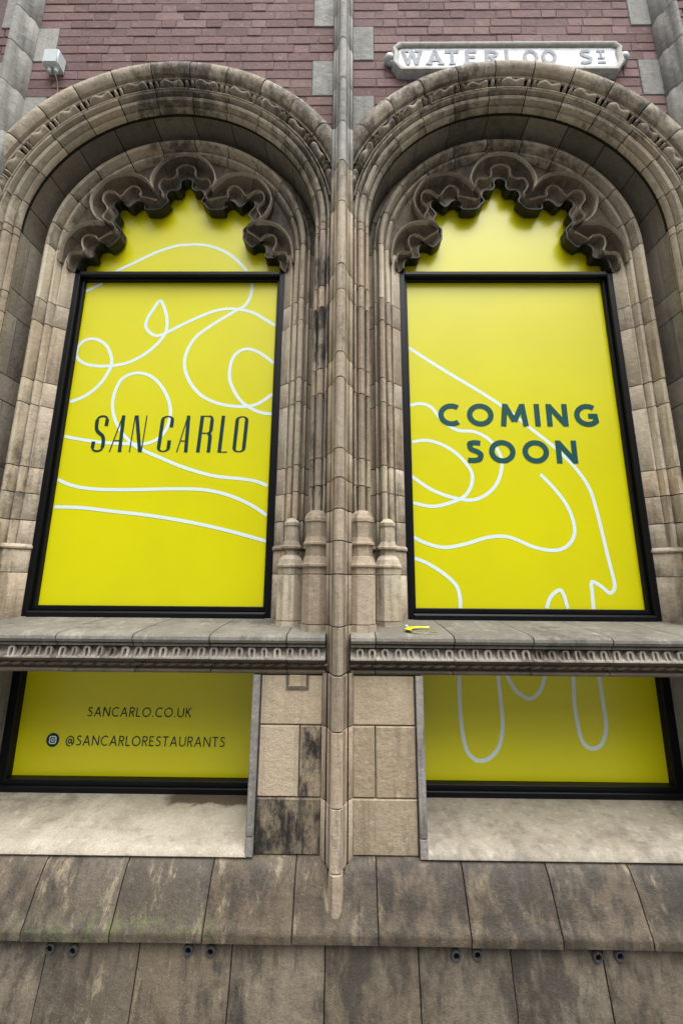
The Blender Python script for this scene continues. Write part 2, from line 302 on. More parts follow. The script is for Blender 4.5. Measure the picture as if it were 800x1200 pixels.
def glyph(ch, h):
    """centre-line strokes of a capital, cap height 1; h = half stroke width. returns strokes [(points, closed)], advance"""
    t, b = 1 - h, h
    if ch == 'O': return [(ell(.5, .5, .5 - h, .5 - h + .01, 0, 360, 32)[:-1], True)], 1.0
    if ch == 'C': return [(ell(.5, .5, .5 - h, .5 - h + .01, 52, 308, 26), False)], .84
    if ch == 'G': return [(ell(.5, .5, .5 - h, .5 - h + .01, 52, 318, 26) + [(.88 - h, .46), (.52, .46)], False)], .94
    if ch == 'S': return [(catmull([(.54, .86), (.36, t), (.17, .93 - h * .6), (.09 + h * .5, .75), (.20, .60), (.40, .50), (.53, .38), (.56 - h * .4, .24), (.46, .10 + h * .5), (.28, b), (.05, .12)], 5), False)], .60
    if ch == 'A': return [([(h * .9, 0), (.42, 1)], False), ([(.42, 1), (.84 - h * .9, 0)], False), ([(.2, .33), (.64, .33)], False)], .84
    if ch == 'N': return [([(h, 0), (h, 1)], False), ([(h, .98 - h * .4), (.8 - h, .02 + h * .4)], False), ([(.8 - h, 0), (.8 - h, 1)], False)], .8
    if ch == 'M': return [([(h * 1.0, 0), (.1 + h, 1)], False), ([(.1 + h, .97 - h * .3), (.52, .22)], False), ([(.52, .22), (.94 - h, .97 - h * .3)], False), ([(.94 - h, 1), (1.04 - h, 0)], False)], 1.04
    if ch == 'I': return [([(h, 0), (h, 1)], False)], 2 * h
    if ch == 'L': return [([(h, 1), (h, b), (.5, b)], False)], .5
    if ch == 'T': return [([(0, t), (.66, t)], False), ([(.33, t), (.33, 0)], False)], .66
    if ch == 'E': return [([(.52, t), (h, t), (h, b), (.54, b)], False), ([(h, .52), (.46, .52)], False)], .54
    if ch == 'U': return [([(h, 1), (h, .36)] + ell(.38, .36, .38 - h, .36 - h, 180, 360, 14)[1:] + [(.76 - h, 1)], False)], .76
    if ch == 'R': return [([(h, 0), (h, 1)], False), ([(h, t)] + ell(.3, .735 - h * .1, .27 - h * .4, .265 - h * .9, 90, -90, 12) + [(h, .47 + h * .8)], False), ([(.28, .48), (.60 - h * .5, 0)], False)], .60
    if ch == 'K': return [([(h, 0), (h, 1)], False), ([(.56, 1), (h * 1.5, .46)], False), ([(.22, .58), (.62, 0)], False)], .62
    if ch == 'W': return [([(0, 1), (.27, 0)], False), ([(.27, 0), (.5, .96)], False), ([(.5, .96), (.75, 0)], False), ([(.75, 0), (1.0, 1)], False)], 1.0
    if ch == '.': return [([(h * 1.2, 0), (h * 1.2, 2.4 * h)], False)], 2.4 * h
    if ch == '@': return [(ell(.5, .42, .44, .48, -55, 285, 26), False), (ell(.47, .42, .16, .2, 0, 360, 16)[:-1], True), ([(.65, .62), (.63, .3), (.72, .22), (.86, .28)], False)], 1.0
    return [], .35
def lettering(text, x0, x1, z0, hgt, y, sw, track=.16, slant=0.0):
    """flat printed capitals between x0 and x1; sw = stroke width as a share of the height"""
    h = sw / 2; gl = [glyph(c, h) for c in text]; tot = sum(a for _, a in gl) + track * (len(text) - 1); sx = (x1 - x0) / tot; V = []; k = 0; x = 0
    parts = []
    for st, adv in gl:
        for pts, cl in st:
            P = [(x0 + (x + px) * sx + slant * pz * hgt, z0 + pz * hgt) for px, pz in pts]
            parts.append(ribbon(P, sw * hgt, y - 0.00007 * (k % 7), cl)); k += 1
        x += adv + track
    return join(*parts)
BAY, HB = 2.266, 1.133

# ================================================================ setting
pv, pf = box(-300, 300, -300, 300, -0.5, -0.0605)
tag(obj('pavement', pv, pf, M['pave'], smooth=0), kind='structure')

# the plain building that closes the other side of the street, behind the camera
opp = tag(empty('building', (0, -13.6, -0.06)), 'plain dark brick building standing across the street from the arched windows', 'building')
obj('wall', *box(-26, 26, -19, -13.7, -0.06, 9.4), M['oppbrick'], opp, 0)
obj('parapet', *box(-26.1, 26.1, -13.9, -13.55, 9.4, 9.8, .02), M['strip'], opp, 0)
for fz in (1.2, 3.9, 6.6):
    for k in range(-8, 9):
        w_ = obj('window', *frame_ring(k * 3 - .65, k * 3 + .65, fz, fz + 2.1, .08, .08, .1, .1, 13.58, 13.72), M['strip'], None, 0)
        w_.parent = opp; w_.location = (k * 3, -.03, fz + 1.05 + .06); WL[w_.name] = w_.location
        p_ = obj('pane', *box(k * 3 - .57, k * 3 + .57, -13.705, -13.690, fz + .1, fz + 2.0), M['frame'], opp, 0)
# ================================================================ the building
bld = tag(empty('building', (0, -0.3, -0.06)), 'weathered stone and brick facade with two deep round-arched windows on a moulded ledge', 'building')
core_v = [box(-5.2, 5.2, 0.03, 0.60, -0.06, 6.45)]
obj('wall_core', *join(*core_v), M['mortar'], bld, 0)

ZC = 3.90                                                   # springing / arch centre height
INNER = [(.725, -.035), (.733, -.048), (.788, -.090), (.796, -.090), (.797, -.074), (.802, -.074), (.806, -.098), (.816, -.114), (.828, -.118), (.838, -.112), (.841, -.094), (.846, -.094), (.850, -.135), (.858, -.156), (.870, -.164), (.883, -.158), (.890, -.142), (.892, -.100), (.898, -.100), (.902, -.118), (.914, -.116), (.918, -.078), (.936, -.066), (.961, -.067)]
INNER_C = INNER + [(.961, .0), (.725, .0)]
INNER_A = [(.800, -.060), (.806, -.098)] + INNER[7:] + [(.961, .0), (.800, .0)]
LOWSPLAY = [(.725, -.035), (.733, -.05), (.790, -.098), (.80, -.108), (.815, -.112), (.83, -.13), (.90, -.13), (.915, -.11), (.92, -.08), (.961, -.067)]
OUTER = [(.961, -.264), (.966, -.278), (.976, -.288), (.983, -.284), (.985, -.266), (.990, -.266), (.993, -.296), (1.002, -.312), (1.016, -.318), (1.029, -.312), (1.033, -.288), (1.038, -.288), (1.041, -.316), (1.046, -.332), (1.054, -.336), (1.058, -.312)]
OUTER_C = OUTER + [(1.088, -.308), (1.088, -.20), (.985, -.20), (.975, -.25), (.963, -.25)]
HOOD = [(1.066, -.314), (1.068, -.332), (1.074, -.332), (1.075, -.290), (1.086, -.272), (1.108, -.266), (1.130, -.272), (1.138, -.290), (1.137, -.338), (1.147, -.343), (1.150, -.330), (1.155, -.330), (1.160, -.356), (1.178, -.370), (1.205, -.377), (1.235, -.374), (1.258, -.361), (1.275, -.339), (1.284, -.314)]
HOOD_C = HOOD + [(1.284, -.22), (1.066, -.22)]
def back(prof, d=0.009): return [(a, b + d) for a, b in prof]
in_z = [1.862, 2.013, 2.18, 2.345, 2.753, 2.917, 3.323, 3.486, 3.90]
out_z = [2.016, 2.177, 2.334, 2.724, 2.88, 3.29, 3.435, 3.845, 3.90]

# ---- one shared bead, one shared leaf bar for the arch ornament
def bead_mesh():
    v = []; f = []; nu, nv = 8, 6
    for i in range(nv + 1):
        th = math.pi * i / nv
        for j in range(nu): ph = 2 * math.pi * j / nu; v.append((.0125 * math.sin(th) * math.cos(ph) if False else .0135 * math.cos(th), .042 * math.sin(th) * math.cos(ph), .029 * math.sin(th) * math.sin(ph)))
    for i in range(nv):
        for j in range(nu): f.append((i * nu + j, i * nu + (j + 1) % nu, (i + 1) * nu + (j + 1) % nu, (i + 1) * nu + j))
    return mesh('bead', v, f, M['arch'], 60)
def leaf_mesh():
    nx, ny = 18, 11; v = []; f = []; L = .165
    for i in range(nx + 1):
        x = -L / 2 + L * i / nx; e = min(1, (1 - abs(2 * i / nx - 1)) * 5 + .35)
        for j in range(ny + 1):
            th = math.pi * (-.25 + 1.5 * j / ny); d = 1 + .13 * math.sin((x / L * 1.6 + (j / ny - .5) * .8) * math.pi * 2) - .06 * abs(math.cos(x / L * 7))
            v.append((x + .008 * math.sin(th), -.050 * math.sin(th) * d * e, -.0245 * math.cos(th) * (0.6 + .4 * e)))
    for i in range(nx):
        for j in range(ny): a = i * (ny + 1) + j; f.append((a, a + 1, a + ny + 2, a + ny + 1))
    return mesh('carved_leaf', v, f, M['arch'], 70)
BEAD, LEAF = bead_mesh(), leaf_mesh()

# ---- tracery outlines (u from the window's axis, z), right half from the crown down
RIM_T = [(0, 4.692), (.055, 4.684), (.108, 4.664), (.168, 4.612), (.212, 4.54), (.231, 4.47), (.224, 4.42), (.208, 4.388)]
RIM_U = [(.208, 4.388), (.262, 4.462), (.335, 4.505), (.40, 4.516), (.485, 4.50), (.555, 4.458), (.612, 4.376), (.638, 4.30), (.628, 4.225), (.59, 4.15), (.53, 4.102)]
RIM_L = [(.53, 4.102), (.60, 4.108), (.685, 4.077), (.739, 4.028), (.775, 3.965), (.795, 3.88), (.80, 3.80)]
DRK_T = [(0, 4.542), (.024, 4.535), (.045, 4.512), (.041, 4.472), (.054, 4.445), (.075, 4.437), (.110, 4.440), (.133, 4.414), (.137, 4.380), (.121, 4.346), (.150, 4.312)]
DRK_U = [(.150, 4.312), (.185, 4.277), (.279, 4.276), (.284, 4.312), (.306, 4.342), (.338, 4.349), (.368, 4.326), (.390, 4.299), (.408, 4.299), (.430, 4.322), (.455, 4.345), (.483, 4.349), (.505, 4.330), (.506, 4.292), (.484, 4.262), (.470, 4.226), (.487, 4.185), (.482, 4.155), (.437, 4.108), (.438, 4.068)]
DRK_L = [(.438, 4.068), (.441, 4.024), (.497, 3.959), (.522, 3.973), (.555, 3.982), (.582, 3.974), (.600, 3.952), (.605, 3.915), (.598, 3.890), (.607, 3.872), (.638, 3.869), (.672, 3.871), (.694, 3.855), (.706, 3.828), (.708, 3.788)]
def half(parts, smooth_k):
    out = []
    for P, n in parts:
        q = resample(catmull(P, smooth_k) if smooth_k > 1 else P, n); out += q if not out else q[1:]
    return out
RIMH = half([(RIM_T, 34), (RIM_U, 64), (RIM_L, 40)], 8)
DRKH = half([(DRK_T, 34), (DRK_U, 64), (DRK_L, 40)], 3)
def full(H): return [(-u, z) for u, z in reversed(H[1:])] + list(H)
RIM, DRK = full(RIMH), full(DRKH)
NCOL = len(RIM)
def _sm(P, w, n=2):
    for _ in range(n):
        P = [tuple(sum(P[min(len(P) - 1, max(0, i + k))][c] for k in range(-w, w + 1)) / (2 * w + 1) for c in (0, 1)) for i in range(len(P))]
    return P
SD = _sm(DRK, 7)
def tpos(i, b):
    """point between the foil's rim (b = 0) and its cusped edge (b = 1); the small lobes come in early"""
    g = 0.0 if b < .12 else min(1.0, (b - .12) / .38); g = g * g * (3 - 2 * g); g += .35 * math.sin(math.pi * min(1, max(0, (b - .3) / .7)))
    return tuple(RIM[i][c] * (1 - b) + SD[i][c] * b + (DRK[i][c] - SD[i][c]) * g for c in (0, 1))
OUTR = []
for i, (u, z) in enumerate(RIM):
    t = math.atan2(z - 3.78, u); t0 = math.pi * (1 - i / (NCOL - 1)); t = .75 * t + .25 * t0
    OUTR.append((.875 * math.cos(t), max(3.78, 3.90 - .09 + (.875 + .09) * math.sin(t))))
def tcol(i, cx, dy=0.0):
    (ou, oz), (ru, rz), (du, dz) = OUTR[i], RIM[i], DRK[i]
    pts = [(ou, -.072, oz), (ru + (ou - ru) * .12, -.076, rz + (oz - rz) * .12), (ru, -.128, rz)]
    for b, y in ((.03, -.130), (.06, -.122), (.085, -.100), (.14, -.072), (.28, -.060), (.42, -.062), (.50, -.074), (.55, -.100), (.595, -.104), (.62, -.086), (.70, -.062), (.82, -.058), (.94, -.070), (1.0, -.080)):
        u_, z_ = tpos(i, b); pts.append((u_, y, z_))
    return [Vector((cx + u, y + dy, z)) for u, y, z in pts]

def build_bay(cx, side):
    clampx = (cx - HB + .004, cx + HB - .004); sgn = -1 if side == 'L' else 1
    # ------------------------------------------------ brick wall above the arch
    n = 48; V = []; F = []
    for k in range(n + 1):
        a = math.pi * k / n; ca, sa = math.cos(a), math.sin(a); t = min(HB / abs(ca) if abs(ca) > 1e-6 else 1e9, (6.45 - ZC) / sa if sa > 1e-6 else 1e9)
        for r, y in ((1.06, -.2965), (t, -.2965), (t, .03), (1.06, .03)): V.append((cx + r * ca, y, ZC + r * sa))
    for k in range(n):
        for j in range(4): F.append((k * 4 + j, k * 4 + (j + 1) % 4, k * 4 + 4 + (j + 1) % 4, k * 4 + 4 + j))
    wall = obj('brick_wall', V, F, M['bmortar'], bld, 0)
    rest = []
    for k in range(-6, 25):
        z0 = 4.625 + .08 * k; z1 = z0 + .08
        if z1 > 6.44: break
        ql = 4.625 <= z0 + .01 and int((z0 + .01 - 4.625) / .32) % 2 == 0      # quoin on the left edge of this bay
        qr = 4.625 <= z0 + .01 and not ql
        x = cx - HB + (.214 if ql else .067); xe = cx + HB - (.214 if qr else .067)
        st = (k % 2 == 0); x -= random.uniform(0, .06) if False else 0; first = True
        while x < xe - .03:
            L = .222 if st else .108
            if first and k % 2: L = .16
            L *= random.uniform(.97, 1.03); e = min(x + L, xe)
            if xe - e < .05: e = xe
            rr = max(math.hypot(p - cx, q - ZC) for p in (x, e) for q in (z0, z1))
            rn = min(math.hypot(p - cx, q - ZC) for p in (x, e) for q in (z0, z1))
            if rr > 1.262 and rn > 1.07:
                j = random.uniform(-.0025, .0025); g = .0025
                b = box(x + g, e - g, -.300 + j, -.24, z0 + g + random.uniform(0, .003), z1 - g - random.uniform(0, .003), .003)
                if z0 < 5.94: obj('brick', *b, M['brick'], wall, 0)
                else: rest.append(b)
            x = e; st = not st; first = False
    if rest: tag(obj('brickwork_above', *join(*rest), M['brick'], wall, 0), kind='stuff')
    # ------------------------------------------------ outer arch
    a_s = obj('arch_surround', *arc_piece(back(OUTER_C), cx, ZC, 0, 180, 0, 60), M['mortar'], bld, 30)
    obj('hood_backing', *arc_piece(back(HOOD_C), cx, ZC, 9, 171, 0, 60, clampx), M['mortar'], a_s, 30)
    obj('soffit_backing', *arc_piece([(.971, -.07), (.971, -.262), (1.07, -.262), (1.07, -.07)], cx, ZC, 0, 180, 0, 60), M['mortar'], a_s, 30)
    rj = [0] + [14 * k for k in range(1, 13)] + [180]
    for a0, a1 in zip(rj, rj[1:]): obj('voussoir', *arc_piece(OUTER_C, cx, ZC, a0, a1, .0034, 6, None, .0015), M['arch'], a_s, 34)
    hj = [10, 18.9] + [31.6 + 12.7 * k for k in range(11)] + [170] if side == 'R' else [10] + [22.1 + 12.7 * k for k in range(12)] + [170]
    for a0, a1 in zip(hj, hj[1:]): obj('hood_stone', *arc_piece(HOOD_C, cx, ZC, a0, a1, .0034, 6, clampx, .0015), M['arch'], a_s, 34)
    for q, a in enumerate(hj):
        if a <= 12 or a >= 168: continue
        for d in (-1.0, 1.0):
            t = math.radians(a + d); o = link_obj('bead', BEAD, a_s, (cx + 1.107 * math.cos(t), -.312, ZC + 1.107 * math.sin(t))); o.rotation_euler = (0, -t - math.pi / 2, 0)
    for a0, a1 in zip(hj, hj[1:]):
        if a1 - a0 < 6: continue
        t = math.radians((max(a0, 11) + min(a1, 169)) / 2); o = link_obj('carved_leaf', LEAF, a_s, (cx + 1.107 * math.cos(t), -.304, ZC + 1.107 * math.sin(t))); o.rotation_euler = (0, -t - math.pi / 2, 0)
        o.scale = ((min(a1, 169) - max(a0, 11)) / 12.7, random.uniform(.9, 1.1), 1)
    off = 0 if side == 'R' else 5
    sj = [0] + [13.9 + off + 16.6 * k for k in range(10)] + [180]
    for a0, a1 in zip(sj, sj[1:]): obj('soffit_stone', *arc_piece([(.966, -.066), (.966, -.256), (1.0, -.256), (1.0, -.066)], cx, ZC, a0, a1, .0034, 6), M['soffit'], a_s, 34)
    # ------------------------------------------------ inner arch and its cusped tracery
    tr = obj('window_arch', *arc_piece(back(INNER_A, .008), cx, ZC, 0, 180, 0, 60), M['mortar'], bld, 30)
    for a0, a1 in zip(sj, sj[1:]): obj('arch_stone', *arc_piece(INNER_A, cx, ZC, a0, a1, .0032, 6, None, .0015), M['arch'], tr, 34)
    ang = [math.degrees(math.atan2(z - 3.86, u)) for u, z in RIM]
    cuts = [0]
    for a in sorted(sj[1:-1], reverse=True):
        i = min(range(NCOL), key=lambda k: abs(ang[k] - a) + (1000 if k <= cuts[-1] + 4 else 0))
        if i > cuts[-1] + 4 and i < NCOL - 5: cuts.append(i)
    cuts.append(NCOL - 1)
    bk = [tcol(i, cx, .006) for i in range(NCOL)]
    obj('tracery_backing', *loft([[tuple(p) for p in c] for c in bk], False, False), M['mortar'], tr, 40)
    for i0, i1 in zip(cuts, cuts[1:]):
        cs = [tcol(i, cx) for i in range(i0, i1 + 1)]
        for e, nb in ((0, 1), (-1, -2)):
            if (e == 0 and i0 == 0) or (e == -1 and i1 == NCOL - 1): continue
            cs[e] = [p.lerp(q, min(.6, .0018 / max(1e-5, (q - p).length))) for p, q in zip(cs[e], cs[nb])]
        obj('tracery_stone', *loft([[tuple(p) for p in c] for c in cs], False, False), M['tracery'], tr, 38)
    def rib_strip(name, i0, i1, b, y, w, d):
        rr = []
        P = [tpos(i, b) for i in range(i0, i1 + 1)]
        m_ = len(P)
        for i, (u, z) in enumerate(P):
            a, c = P[max(0, i - 1)], P[min(m_ - 1, i + 1)]; dx, dz = c[0] - a[0], c[1] - a[1]; L = math.hypot(dx, dz) or 1; nx, nz = dz / L, -dx / L
            rr.append([(cx + u + nx * k_ * w, y + e_, z + nz * k_ * w) for k_, e_ in ((-1, d), (-.75, .004), (0, 0), (.75, .004), (1, d))])
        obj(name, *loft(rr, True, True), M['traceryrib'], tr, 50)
    hb = [0, 33, 96, 135]; mid = NCOL // 2
    for i0, i1 in ((mid - 135, mid - 97), (mid - 96, mid - 34), (mid - 33, mid + 33), (mid + 34, mid + 96), (mid + 97, mid + 135)):
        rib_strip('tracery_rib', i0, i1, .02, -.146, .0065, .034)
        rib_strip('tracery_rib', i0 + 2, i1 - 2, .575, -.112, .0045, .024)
    rings = []
    for i in range(NCOL):
        a, b = DRK[max(0, i - 1)], DRK[min(NCOL - 1, i + 1)]; dx, dz = b[0] - a[0], b[1] - a[1]; L = math.hypot(dx, dz) or 1
        nx, nz = dz / L, -dx / L       # towards the opening
        u, z = DRK[i]
        rings.append([(cx + u - nx * .004, -.079, z - nz * .004), (cx + u + nx * .004, -.079, z + nz * .003), (cx + u + nx * .007, -.070, z + nz * .007), (cx + u + nx * .003, -.040, z + nz * .003), (cx + u + nx * .005, -.014, z + nz * .005), (cx + u - nx * .006, -.014, z - nz * .006)])
    obj('tracery_lining', *loft(rings, True, False), M['lining'], tr, 45)
    # ------------------------------------------------ jambs
    for s in (-1, 1):
        X = lambda prof: [(cx + s * u, y) for u, y in prof]
        corep = X([(.731, -.025)] + back(INNER, .007)[1:-1] + [(.972, -.06), (.972, -.255)] + back(OUTER, .007) + [(1.08, .02), (.731, .02)])
        jm = obj('window_jamb', *lin_piece(corep, 1.86, 3.905, 0, 0), M['mortar'], bld, 30)
        obj('jamb_foot', *lin_piece(X([(.735, -.028)] + back(LOWSPLAY, .008)[1:] + [(.975, -.26), (1.08, -.30), (1.08, .02), (.735, .02)]), 1.40, 1.86, 0, 0), M['mortar'], jm, 30)
        for z0, z1 in zip(in_z, in_z[1:]): obj('jamb_stone', *lin_piece(X(INNER_C), z0, z1, .0028, .0015), M['jamb'], jm, 34)
        for z0, z1 in zip([1.425, 1.70], [1.70, 1.838]): obj('jamb_stone', *lin_piece(X(LOWSPLAY + [(.961, 0), (.725, 0)]), z0, z1, .002), M['jamb'], jm, 34)
        obj('jamb_moulding', *loft([[(cx + s * u, y - dy, z) for u, y in LOWSPLAY + [(.961, 0), (.725, 0)]] for z, dy in ((1.838, .0), (1.842, .012), (1.850, .016), (1.858, .012), (1.870, -.004))]), M['jamb'], jm, 34)
        for q, (z0, z1) in enumerate(zip(out_z, out_z[1:])): obj('jamb_stone', *lin_piece(X(OUTER_C), z0, z1, .0028, .0015), M['streaked' if side == 'L' and s > 0 and q in (0, 1, 2, 4, 6) else 'rib'], jm, 34)
        # reveal ashlar: tall courses of two stones, short courses of one
        rz = [1.42, 1.70, 2.013, 2.18, 2.345, 2.753, 2.917, 3.323, 3.486, 3.90]
        for z0, z1 in zip(rz, rz[1:]):
            ym = -.165 + random.uniform(-.012, .012)
            for y0, y1 in ([(-.256, ym - .0022), (ym + .0022, -.066)] if z1 - z0 > .2 else [(-.256, -.066)]):
                u0 = .966 + random.uniform(0, .0015)
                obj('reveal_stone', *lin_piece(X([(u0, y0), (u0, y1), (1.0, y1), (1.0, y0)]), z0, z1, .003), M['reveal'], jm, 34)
        # the octagonal pedestals
        px, py = cx + s * .864, -.203
        obj('pedestal_base', *octa(px, py, [(1.405, .071), (1.452, .070)]), M['jamb'], jm, 0)
        obj('pedestal', *octa(px, py, [(1.455, .066), (1.457, .068), (1.692, .068), (1.694, .066)]), M['jamb'], jm, 0)
        obj('pedestal_cap', *octa(px, py, [(1.697, .066), (1.699, .068), (1.734, .068), (1.737, .075), (1.747, .075), (1.752, .069), (1.778, .061), (1.800, .045), (1.802, .040), (1.836, .040), (1.839, .054), (1.849, .055), (1.853, .050), (1.880, .040), (1.965, .038), (1.968, .043), (1.985, .044), (2.010, .020)]), M['jamb'], jm, 0)
        px, py = cx + s * 1.013, -.335
        obj('pedestal_base', *octa(px, py, [(1.395, .071), (1.449, .069)]), M['rib'], jm, 0)
        obj('pedestal', *octa(px, py, [(1.452, .064), (1.454, .066), (1.692, .066), (1.694, .064)]), M['rib'], jm, 0)
        obj('pedestal_cap', *octa(px, py, [(1.697, .064), (1.699, .066), (1.731, .066), (1.735, .075), (1.745, .075), (1.750, .069), (1.785, .058), (1.788, .054), (1.844, .054), (1.848, .065), (1.857, .065), (1.862, .060), (1.888, .053), (1.965, .056), (1.969, .061), (1.985, .061), (2.010, .052), (2.03, .03)]), M['rib'], jm, 0)
    # ------------------------------------------------ moulded ledge under the window
    LEDGE = [(-.012, 1.452), (-.08, 1.440), (-.30, 1.426), (-.43, 1.412), (-.452, 1.407), (-.462, 1.398), (-.465, 1.385), (-.460, 1.374), (-.449, 1.368), (-.446, 1.366), (-.446, 1.354), (-.43, 1.350), (-.012, 1.350)]
    BAND = [(-.02, 1.349), (-.416, 1.349), (-.418, 1.330), (-.424, 1.314), (-.436, 1.304), (-.446, 1.302), (-.446, 1.295), (-.43, 1.292), (-.02, 1.292)]
    COVE = [(-.02, 1.2915), (-.424, 1.2915), (-.414, 1.278), (-.400, 1.258), (-.394, 1.244), (-.408, 1.241), (-.412, 1.234), (-.408, 1.225), (-.39, 1.221), (-.02, 1.221)]
    xs = [cx - sgn * HB * 0 + d for d in ()]
    js = [-1.075, -.915, -.57, -.205, .16, .525, .89, 1.075] if side == 'L' else [-1.075, -.955, -.585, -.215, .155, .52, .885, 1.075]
    lg = obj('window_ledge', *x_piece([(y + .008, z - .006) for y, z in LEDGE], cx + js[0], cx + js[-1], 0), M['mortar'], bld, 30)
    for a, b in zip(js, js[1:]):
        obj('ledge_stone', *x_piece(LEDGE, cx + a, cx + b, .0026, .001), M['ledge'], lg, 34)
        obj('band_stone', *x_piece(BAND, cx + a, cx + b, .0018, .001), M['band'], lg, 34)
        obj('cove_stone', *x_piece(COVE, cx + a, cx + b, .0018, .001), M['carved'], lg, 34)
    nd = int(2.13 / .0605); x = cx - 1.06
    for k in range(nd):
        if random.random() < .035: continue
        o = link_obj('dentil', DENTIL, lg, (x + .0605 * (k + .5), -.430, 1.304)); o.scale = (random.uniform(.92, 1.2), random.uniform(1.0, 1.4), random.uniform(1.0, 1.16)); o.rotation_euler = (math.radians(-9), random.uniform(-.09, .09), random.uniform(-.15, .15))
    parts = []
    x = cx - 1.06; k = 0
    while x < cx + 1.06:
        for (dx, ang_, L) in ((0, .9, .030), (.016, .75, .034), (.034, -.7, .026), (.044, .3, .016)):
            r = []
            for q in range(7):
                t = q / 6 - .5; wdt = .0065 * (1 - (2 * t) ** 2) + .0012; bx = x + dx + t * L * math.cos(ang_) + .006 * math.sin(t * 5); bz = 1.266 + t * L * math.sin(ang_); by = -.402 - .10 * (bz - 1.25) - .012 * (1 - (2 * t) ** 2)
                r.append([(bx + wdt, by + .012, bz - wdt * .5), (bx, by - .004, bz), (bx - wdt, by + .012, bz + wdt * .5)])
            parts.append(loft(r, False, False))
        x += .058; k += 1
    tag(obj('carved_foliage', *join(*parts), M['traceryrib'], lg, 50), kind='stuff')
    # ------------------------------------------------ upper window frame
    fx = 0.0; Z0, Z1 = 1.449, 3.788
    wnd = obj('window', *frame_ring(cx - .735, cx + .735, Z0, Z1, .036, .036, .03, .036, -.052, .012), M['frame'], bld, 0)
    obj('frame_bead', *frame_ring(cx - .698, cx + .698, Z0 + .032, 3.751, .0175, .0175, .0275, .012, -.026, .012), M['frame'], wnd, 0)
    obj('bottom_rail', *box(cx - .70, cx + .70, -.060, -.02, Z0 - .006, 1.476, .006), M['frame'], wnd, 0)
    obj('transom', *box(cx - .700, cx + .700, -.056, -.02, 3.756, 3.784, .004), M['frame'], wnd, 0)
    for xa, xb in ((-.742, -.735), (.735, .742)): obj('sealant', *box(cx + xa, cx + xb, -.050, .01, Z0, 3.80), M['sealant'], wnd, 0)
    obj('sealant', *box(cx - .742, cx + .742, -.068, -.02, 1.430, 1.4425, .003), M['sealant'], wnd, 0)
    # ------------------------------------------------ lower window
    lw = obj('lower_window', *frame_ring(cx - .735, cx + .735, .52, 1.32, .052, .052, .066, .07, -.045, .012), M['frame'], bld, 0)
    obj('bottom_rail', *box(cx - .70, cx + .70, -.062, -.03, .524, .560, .004), M['frame'], lw, 0)
    LS = [(-.02, .534), (-.07, .530), (-.16, .522), (-.26, .512), (-.32, .508), (-.355, .5075), (-.385, .503), (-.405, .494), (-.418, .482), (-.423, .472), (-.421, .4685), (-.02, .4685)]
    obj('lower_sill', *x_piece(LS, cx - .742, cx + .742, 0, 0, .003, 40), M['sill'], bld, 40)
    for s in (-1, 1):
        st = obj('lower_jamb', *box(cx + s * .744 if s > 0 else cx - .77, cx + .77 if s > 0 else cx - .744, -.405, .02, .4685, 1.222), M['mortar'], bld, 0)
        for z0, z1 in ((.470, .546), (.550, 1.221)):
            pr = [(cx + s * .732, -.03), (cx + s * .731, -.417), (cx + s * .735, -.423), (cx + s * .764, -.423), (cx + s * .766, -.41), (cx + s * .766, -.03)]
            obj('jamb_stone', *lin_piece(pr, z0, z1, .001, .0008), M['strip'], st, 34)

def dentil_mesh():
    o = [(-.0155, -.006), (-.0155, .030), (-.0105, .0385), (0, .0415), (.0105, .0385), (.0155, .030), (.0155, -.006)]
    i = [(-.0065, -.006), (-.0065, .027), (-.004, .031), (0, .0325), (.004, .031), (.0065, .027), (.0065, -.006)]
    v = [(x, -.011, z) for x, z in o] + [(x, -.011, z) for x, z in i] + [(x * 1.12, .014, z) for x, z in o] + [(x, .004, z) for x, z in i]
    f = []
    for k in range(6): f += [(k, k + 1, k + 8, k + 7), (k, k + 14, k + 15, k + 1), (k + 7, k + 8, k + 22, k + 21)]
    return mesh('dentil', v, f, M['band'], 40)
DENTIL = dentil_mesh()
build_bay(-HB, 'L'); build_bay(HB, 'R')

